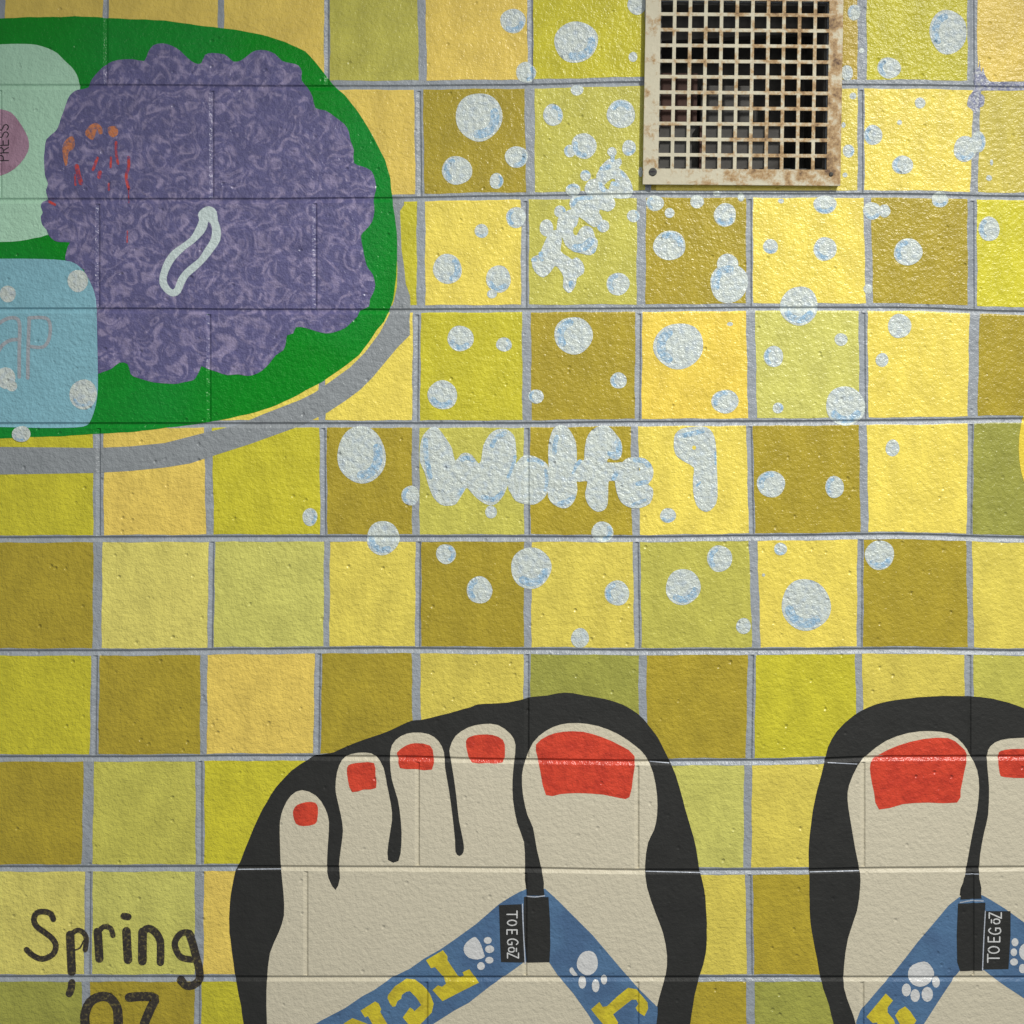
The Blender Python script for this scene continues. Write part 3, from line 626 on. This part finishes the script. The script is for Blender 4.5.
# ------------------------------------------------------------------ painted date, lettering
dt = thing('painted_date', 110, 960, 'dark hand-painted word Spring over the digits 07, low on the left', 'painted writing')
a = lambda p: T(p, 0, 896, 8)
b = lambda p: T(p, 100, 896, 8)
for strokes in (
  [(a([(428,185),(405,140),(350,124),(295,135),(272,185),(292,240),(350,285),(415,335),(448,395),(425,465),(340,503),(265,475),(213,428)]), 5.8)],
  [(a([(562,310),(568,450),(575,605)]), 8.6), (a([(575,300),(620,272),(665,290),(690,340),(682,430)]), 5.0), (a([(600,430),(640,415),(668,360)]), 1.6)],
  [(a([(782,285),(790,400),(796,500)]), 8.4), (a([(790,285),(830,245),(885,258),(905,315)]), 5.2)],
  [(b([(212,280),(218,400),(225,510)]), 8.6), (b([(192,160),(226,166)]), 7.0)],
  [(b([(342,285),(340,400),(340,520)]), 8.8), (b([(345,285),(385,258),(440,285),(480,350),(486,430),(484,530)]), 7.6)],
  [(b([(735,320),(700,290),(640,305),(600,370),(610,430),(650,490),(735,508)]), 6.4), (b([(715,300),(742,380),(768,480),(795,590),(795,665),(755,708),(695,718),(645,672)]), 8.0)],
  [(a([(575,695),(570,740),(555,780)]), 7.4)],
  [(a([(684,1040),(680,950),(720,850),(800,805),(880,815),(935,890),(945,960),(945,1040),(920,1140),(850,1190),(760,1170),(700,1100)]), 9.4)],
  [(b([(235,810),(330,803),(440,815),(405,900),(355,1024),(330,1150)]), 9.2)]):
    s = Sheet()
    for k, (p, w_) in enumerate(strokes): s.add(stroke(p, w_), lift=k*.00002, step=5)
    s.build('painted_letter', M['marker'], 0.0006, dt)

BB = [M['bubble'], M['bubbleblue']]
nm = thing('bubble_lettering', 570, 460, 'line of pale blue-white rounded bubble letters and a digit across the middle of the mosaic', 'painted writing')
A = lambda p: T(p, 412, 412, 8)
B = lambda p: T(p, 530, 412, 8)
C = lambda p: T(p, 650, 412, 8)
def letter(par, outer, holes=(), blues=(), lay=0.0006, sm=2):
    s = Sheet().add(smooth(outer, sm), holes=holes, step=5)
    for k, (p, w_) in enumerate(blues): s.add(stroke(p, w_), mat=1, lift=.00008+k*.00001, step=4)
    s.build('painted_letter', BB, lay, par)
letter(nm, A([(60,330),(75,220),(110,160),(160,120),(210,130),(270,210),(320,290),(345,390),(390,340),(430,325),(480,345),(530,410),(555,380),(570,270),(620,180),(680,140),(750,135),(810,180),(830,250),(835,380),(815,470),(770,580),(740,650),(700,710),(650,745),(585,735),(520,690),(470,640),(440,605),(415,640),(370,710),(345,740),(290,750),(230,740),(170,680),(130,580),(100,480),(65,400)]),
       blues=[(A([(108,225),(112,330),(130,430),(145,520)]), 5), (A([(400,380),(440,365),(490,385)]), 4.5), (A([(640,270),(670,210),(740,170)]), 5), (A([(825,360),(800,450),(770,520)]), 3.5), (A([(720,650),(650,700),(570,680)]), 5), (A([(400,620),(375,660)]), 4)])
letter(nm, [(517.6,461.4),(524.5,455),(532,455.8),(537.5,457.6),(545,462),(548.8,468),(549.5,482),(546.5,494.5),(541,500.8),(534,504.5),(524.5,504),(515.7,500.8),(510.7,493),(508,487),(510.7,472)],
       blues=[([(529,460),(536,460),(542,464)], 4), ([(545.5,470),(547,480),(545,490)], 3.2)], lay=.00062)
letter(nm, B([(145,330),(155,220),(190,130),(240,105),(290,115),(340,180),(370,260),(375,400),(370,540),(380,620),(355,710),(310,760),(260,770),(190,740),(145,680),(140,560),(150,450)]),
       blues=[(B([(215,200),(200,260),(195,330)]), 4.5), (B([(345,680),(300,715),(235,735)]), 5), (B([(365,440),(345,490)]), 3)], lay=.00064)
letter(nm, B([(435,330),(450,220),(490,150),(560,110),(630,115),(690,180),(730,240),(737,320),(715,375),(670,385),(630,370),(618,402),(700,405),(745,410),(720,540),(650,550),(628,560),(625,640),(620,740),(590,785),(540,797),(490,770),(455,720),(440,650),(460,555),(400,558),(355,540),(355,440),(380,390),(430,385)]),
       blues=[(B([(700,240),(712,310),(690,350),(640,330)]), 6), (B([(690,490),(670,530)]), 5), (B([(400,395),(365,430)]), 4)], lay=.00066)
letter(nm, B([(680,520),(700,450),(740,400),(780,370),(850,360),(920,375),(970,420),(988,480),(975,540),(945,578),(980,610),(985,660),(960,730),(890,765),(820,770),(750,740),(710,690),(685,600)]), holes=[ell(530+870/8, 412+458/8, 1.4, 1.8, 8)],
       blues=[(B([(840,385),(910,390),(950,430)]), 5), (B([(860,575),(930,560)]), 4.5), (B([(820,745),(920,705)]), 3.5)], lay=.00068)
letter(nm, C([(190,250),(200,180),(250,135),(330,120),(420,115),(480,140),(515,200),(530,300),(535,450),(540,680),(510,760),(460,797),(410,785),(370,740),(345,640),(345,520),(350,445),(280,400),(220,360),(195,310)]), holes=[ell(650+353/8, 412+285/8, 2.1, 2.3, 10)],
       blues=[(C([(240,190),(310,180),(420,150)]), 5), (C([(522,320),(524,420)]), 1.8), (C([(375,590),(400,560)]), 2.5)])
dg = thing('bubble_lettering', 583, 225, 'short slanting column of pale bubble letters climbing toward the lower left corner of the grille', 'painted writing')
Dq = lambda p: T(p, 512, 130, 7.111)
letter(dg, [(532.4,257.3),(538.7,255),(540.8,251),(545.7,239.7),(550,232.7),(557,229.9),(562,239.7),(560.5,251),(568,256.6),(572.5,259.4),(576.7,257.3),(582.3,262.2),(584.4,269),(583,274),(577,278),(576,284),(573,290),(568.5,293),(563,287),(563.5,277),(559,269),(555,266),(550.5,272),(543.7,277.5),(537,274),(532.5,267)],
       blues=[(Dq([(150,925),(165,925)]), 4), (Dq([(205,880),(212,920)]), 4.5), ([(571,283),(571.5,286)], 5)])
letter(dg, Dq([(320,680),(335,610),(390,575),(455,560),(475,620),(460,680),(440,695),(435,735),(460,750),(480,710),(520,680),(570,700),(590,760),(610,790),(600,850),(560,890),(500,880),(430,860),(380,820),(360,770),(320,740)]),
       blues=[(Dq([(450,840),(510,835),(560,790)]), 8), (Dq([(585,850),(575,865)]), 4)], lay=.00063)
letter(dg, Dq([(415,550),(410,510),(440,470),(560,462),(700,470),(735,520),(720,560),(680,580),(630,565),(620,590),(645,640),(600,690),(560,680),(510,640),(460,605)]),
       blues=[(Dq([(435,530),(470,490),(560,480)]), 4.5)], lay=.00066)
letter(dg, Dq([(515,420),(530,380),(560,350),(600,345),(600,320),(640,250),(690,205),(725,215),(770,200),(780,240),(760,270),(800,300),(840,360),(860,430),(830,485),(700,482),(560,470),(530,455)]), holes=[smooth(Dq([(655,392),(715,345),(735,362),(700,385),(685,425)]), 2)],
       blues=[(Dq([(640,275),(690,262)]), 5), (Dq([(625,380),(650,430)]), 4), (Dq([(780,300),(800,330)]), 3), (Dq([(715,380),(750,390)]), 4), (Dq([(715,190),(715,215)]), 4)], lay=.00069)

sh = Sheet().add(ell(1130, 448, 111.5, 111, 60)).build('yellow_disc', M['sun'], 0.0006)
tag(sh, 'warm yellow painted round shape just entering at the right edge, mid height', 'painted shape')

# ------------------------------------------------------------------ soap bubbles: x, y, rx, ry, blue side in degrees (0 right, 90 down; None = no blue), label
BUB = [
 (513,21,12.5,12.5,70,'medium pale bubble at the right of the tan square beside the top lime square'),
 (576,42,22,20.5,50,'largest pale bubble in the lime square left of the grille, blue at lower right'),
 (637,4,9.5,11,None,'pale bubble cut by the top edge, touching the grille at left'),
 (633,57,4.5,5,None,'tiny pale dot left of the grille in the top lime square'),
 (526,72.5,10,10.5,20,'small pale bubble on the grey crossing below left of the top lime square'),
 (577,90,6.5,5.5,None,'tiny pale oval hanging under the grey line below the top lime square'),
 (479,117,23,24.5,40,'largest bubble in the dark olive square, blue at lower right, second row'),
 (553,115,10,11,-30,'small bubble with blue upper right side, near the top left of the pale olive square'),
 (621,114,14,14.5,-90,'medium bubble with a blue top, left of the middle of the grille'),
 (584,146,12.5,13,140,'medium bubble with a tiny one stuck to its left, above the slanting letters'),
 (570,151,6,6.5,170,'tiny bluish bubble stuck to the left of a bigger one above the slanting letters'),
 (516.5,157,11.5,11,40,'small bubble with blue lower right at the right edge of the dark olive square'),
 (457,170.5,15,14.5,190,'second largest bubble in the dark olive square, lower left, blue on its left'),
 (496.5,181,7,8,0,'small pear-shaped bubble at the bottom of the dark olive square'),
 (629,148,7,8,60,'small bubble with blue bottom at the right, above the top slanting letter'),
 (612,152,4.7,5,None,'tiny dot standing right on top of the uppermost slanting letter'),
 (585.5,175.5,5.5,5.5,-90,'tiny bluish bubble touching the left shoulder of the uppermost slanting letter'),
 (573,190,7.5,6.5,-90,'small pointed bubble on the grey line left of the uppermost slanting letter'),
 (640.5,172,2.2,5,None,'thin pale sliver beside the lower left corner of the grille'),
 (516,217.5,10,10.5,180,'bubble with blue left side at the upper right of the yellow square, third row'),
 (481.5,231,7,7,90,'small lone bubble in the middle of the yellow square, third row'),
 (546.5,228,7,8.5,None,'small oval bubble left of the slanting letters, below the grey line'),
 (560,211.5,6,6,0,'tiny bluish bubble at the left of the slanting letters, just under the grey line'),
 (603,226,6.3,6.5,180,'small blue-tinted bubble at the right of the slanting letters'),
 (633.5,216,6.7,6.2,0,'small bubble at the right edge of the pale olive square beneath the grille corner'),
 (447.5,269,14.5,15,10,'large bubble with blue right side at the left of the yellow square, third row'),
 (498.5,279,12.5,13.5,100,'bubble with blue bottom and a tiny one under it, yellow square, third row'),
 (492,294,5,4.5,90,'tiny dot stuck under the lower right bubble of the yellow square, third row'),
 (618,284,11.5,11.5,200,'lone medium bubble low in the pale olive square, below right of the slanting letters'),
 (655,203,9,8,180,'small bubble with blue left side under the lower left corner of the grille'),
 (697,201.5,6.8,7,None,'small bubble hanging under the grey line below the middle left of the grille'),
 (669.5,213,5,5,None,'tiny dot between two small bubbles under the left part of the grille'),
 (725,215,11,12,90,'medium bubble with blue bottom under the middle of the grille'),
 (669.5,245.5,16,15,-60,'large bubble in the left middle of the olive square under the grille'),
 (741,197,3.5,4.5,None,'tiny dot on the grey line under the middle of the grille'),
 (717,193.5,4,2.5,None,'tiny flat dab just under the bottom edge of the grille, left of centre'),
 (781,201,3,2.5,None,'tiny dab at the top of the yellow square under the grille'),
 (825,204.5,11.5,9.5,90,'medium bubble hanging below the lower right corner of the grille'),
 (770.5,246.5,7.5,7.5,90,'small bubble at the left middle of the yellow square under the grille'),
 (825,249,11.5,12,140,'medium bubble at the right middle of the yellow square under the grille'),
 (727.5,264,11,10,None,'upper, smaller lobe of the joined bubble pair in the olive square under the grille'),
 (729,283,19,20,220,'large bubble with blue upper left under a smaller lobe, olive square below the grille'),
 (799,306,19,19.5,90,'large bubble straddling the grey line beneath the yellow square under the grille'),
 (872,211,9,9,90,'left one of two touching bubbles at the upper left of the ochre square, third row'),
 (884.5,211,6,6.5,None,'right, smaller one of two touching bubbles in the ochre square, third row'),
 (940,199.5,8.5,8,90,'small bubble overlapping the grey line above the right part of the ochre square'),
 (908,252,14.5,13.5,200,'largest bubble in the middle of the ochre square, third row at right'),
 (868,289,4.5,5,None,'tiny white dot on the vertical grey line left of the ochre square, third row'),
 (989,229,10.5,12.5,180,'white bubble in the bright lime square at the right edge'),
 (854,12.5,6.5,8,200,'small bubble at the top, between the grille and the grey line right of it'),
 (948,32,18.5,22.5,200,'largest bubble in the top lime square right of the grille, blue at left'),
 (889,68,12,10.5,180,'medium bubble at the lower left of the top lime square right of the grille'),
 (847,73,6,8,None,'half-hidden bubble touching the right edge of the grille'),
 (861.5,50.5,3,3,None,'tiny dot on the grey line right of the grille'),
 (853,96,3.5,3.5,None,'tiny dot right of the grille just under the grey line'),
 (920,103,5.5,5.5,None,'small dot at the top of the pale yellow square right of the grille'),
 (899.5,122.5,2.5,2.5,None,'tiniest blue-white dot in the pale yellow square right of the grille'),
 (873,135,9.5,10,180,'medium bubble at the left edge of the pale yellow square right of the grille'),
 (848.5,151,6,6.5,0,'small bubble between the grille and the grey line, beside its lower right part'),
 (902.5,165,10.5,9.5,180,'medium bubble at the lower middle of the pale yellow square right of the grille'),
 (845,175,2.5,2.5,None,'tiny dot beside the lower right corner of the grille'),
 (843.5,125,2,3,None,'tiny dab touching the middle of the right edge of the grille'),
 (965,149,11.5,13,90,'larger left lobe of the joined bubble on the grey line, second row at right'),
 (978,142,7.5,11,0,'upper right lobe of the joined bubble on the grey line, second row at right'),
 (989,178,3,3,None,'tiny blue-white dot in the gold square at the right edge, second row'),
 (991.5,162.5,1.6,3,None,'thin tiny dash above a dot in the gold square at the right edge'),
 (460.5,338.5,13,13,100,'medium bubble at the top of the lime square above the middle lettering'),
 (504,344.5,8,7,0,'small blue-sided bubble at the upper right of the lime square above the lettering'),
 (442.5,395,15,14.5,100,'large bubble with blue bottom at the lower left of the lime square above the lettering'),
 (573.5,335.5,19,19,200,'largest bubble in the dark olive square above the middle lettering'),
 (536,396.5,8,7,180,'small bubble at the lower left of the dark olive square above the lettering'),
 (618.5,380.5,8.5,8,180,'small bubble at the right of the dark olive square above the lettering'),
 (678.5,346,25,23,180,'biggest bubble in the bright yellow square, fourth row, blue on its left'),
 (725,401.5,13.5,12,220,'medium bubble at the lower right of the bright yellow square, fourth row'),
 (730,324,3,2,None,'tiny pale fleck at the upper right of the bright yellow square, fourth row'),
 (773.5,356.5,10,10.5,180,'medium bubble with blue left side in the pale lime square, fourth row'),
 (841,339.5,6.5,6.5,None,'small bubble at the upper right of the pale lime square, fourth row'),
 (778,408,5.5,5.5,0,'tiny bubble with blue centre at the bottom left of the pale lime square'),
 (845.5,406,20,19.5,90,'large bubble covering the bottom right corner of the pale lime square'),
 (899.5,326,12,12,None,'larger of two bubbles in the pale yellow square, fourth row at right'),
 (882,360,6.5,7,None,'smaller of two bubbles in the pale yellow square, fourth row at right'),
 (361.5,455,24,29,35,'tall large oval bubble in the olive square left of the middle lettering'),
 (410.5,495.5,9,10,180,'small bubble left of the first letter of the middle lettering'),
 (383,538,16.5,17,120,'bubble split by the grey line, left below the middle lettering'),
 (310,517,7.5,9,0,'leftmost small bubble, low in the lime square left of the tall oval one'),
 (491,512,6,6.5,None,'tiny drop hanging beneath the first letter of the middle lettering'),
 (771,484,14,13.5,220,'larger left bubble in the olive square right of the digit'),
 (834.5,487,9.5,11,200,'smaller right bubble in the olive square right of the digit'),
 (892.5,448,7,8.5,None,'lone small oval bubble in the pale yellow square, fifth row at right'),
 (668,515.5,8,7.5,90,'small bubble at the lower left of the digit, in the yellow square'),
 (602.5,532,11,10.5,20,'half bubble sitting on the grey line below the middle lettering'),
 (446,554,10,10,0,'small bubble with blue right side at the top of the olive square, sixth row'),
 (479.5,590,13,13.5,190,'medium bubble with blue left side in the middle of the olive square, sixth row'),
 (531,568,20.5,20.5,70,'large bubble on the vertical grey line, sixth row, blue at its bottom'),
 (617,593,12.5,12.5,190,'medium bubble at the right of the yellow square, sixth row, above the left foot'),
 (580,638,9,10,None,'plain small bubble at the bottom of the yellow square above the left foot'),
 (719.5,558.5,12.5,13.5,190,'medium bubble at the upper right of the olive green square, sixth row'),
 (683,587,17.5,18,70,'largest bubble in the olive green square, sixth row'),
 (743.5,626,7.5,8,None,'small bubble at the lower right of the olive green square, sixth row'),
 (780.5,549,6.5,6.5,120,'small bubble above the largest one in the yellow square, sixth row at right'),
 (806,605,24.5,26,110,'largest bubble in the yellow square above the gap between the feet'),
 (879.5,555,14.5,15,80,'lone bubble at the upper left of the dark olive square above the right foot'),
 (763.5,575,1.6,1.6,None,'tiniest speck at the left edge of the yellow square, sixth row')]
G1 = 'soap bubbles on the mosaic squares'
for i, (x, y, rx, ry, bl, lab) in enumerate(BUB):
    n = max(12, int(rx*1.2)+8)
    s = Sheet().add(ell(x, y, rx, ry, n, 0.035, i), step=6)
    if bl is not None and rx > 5:
        a0 = math.radians(bl); p = []
        for k in range(-4, 5):
            a_ = a0+k*0.24; p.append((x+rx*.70*math.cos(a_), y+ry*.70*math.sin(a_)))
        s.add(stroke(p, min(rx, ry)*.38, 2), mat=1, lift=.00006, step=5)
    tag(s.build('soap_bubble', BB, 0.00045+0.00002*(i % 3)), lab, 'soap bubble', G1)
for i, (x, y, rx, ry, bl, lab) in enumerate([
 (78,281,10.5,11,None,'white bubble in the upper right corner of the blue soap bar'),
 (8,294,8,8.5,None,'white bubble near the upper left of the soap bar, above the letters'),
 (6,378,9.5,11,None,'larger one of two joined white bubbles below the letters on the soap bar'),
 (12,386,5.5,5.5,None,'smaller one of two joined white bubbles below the letters on the soap bar'),
 (83.5,394.5,14,15,100,'largest white bubble, at the lower right edge of the blue soap bar'),
 (21.5,434,9.5,8,120,'white bubble hanging below the bottom edge of the soap bar')]):
    s = Sheet().add(ell(x, y, rx, ry, 18, 0.03, i+300), step=6)
    if bl is not None: 
        p = [(x+rx*.72*math.cos(math.radians(bl)+k*.22), y+ry*.72*math.sin(math.radians(bl)+k*.22)) for k in range(-4, 5)]
        s.add(stroke(p, rx*.22, 2), mat=1, lift=.00006)
    tag(s.build('soap_bubble', BB, 0.00122+0.00003*(i % 3)), lab, 'soap bubble', 'soap bubbles on the blue soap bar')

for o in bpy.data.objects:
    if '_o' in o: del o['_o']
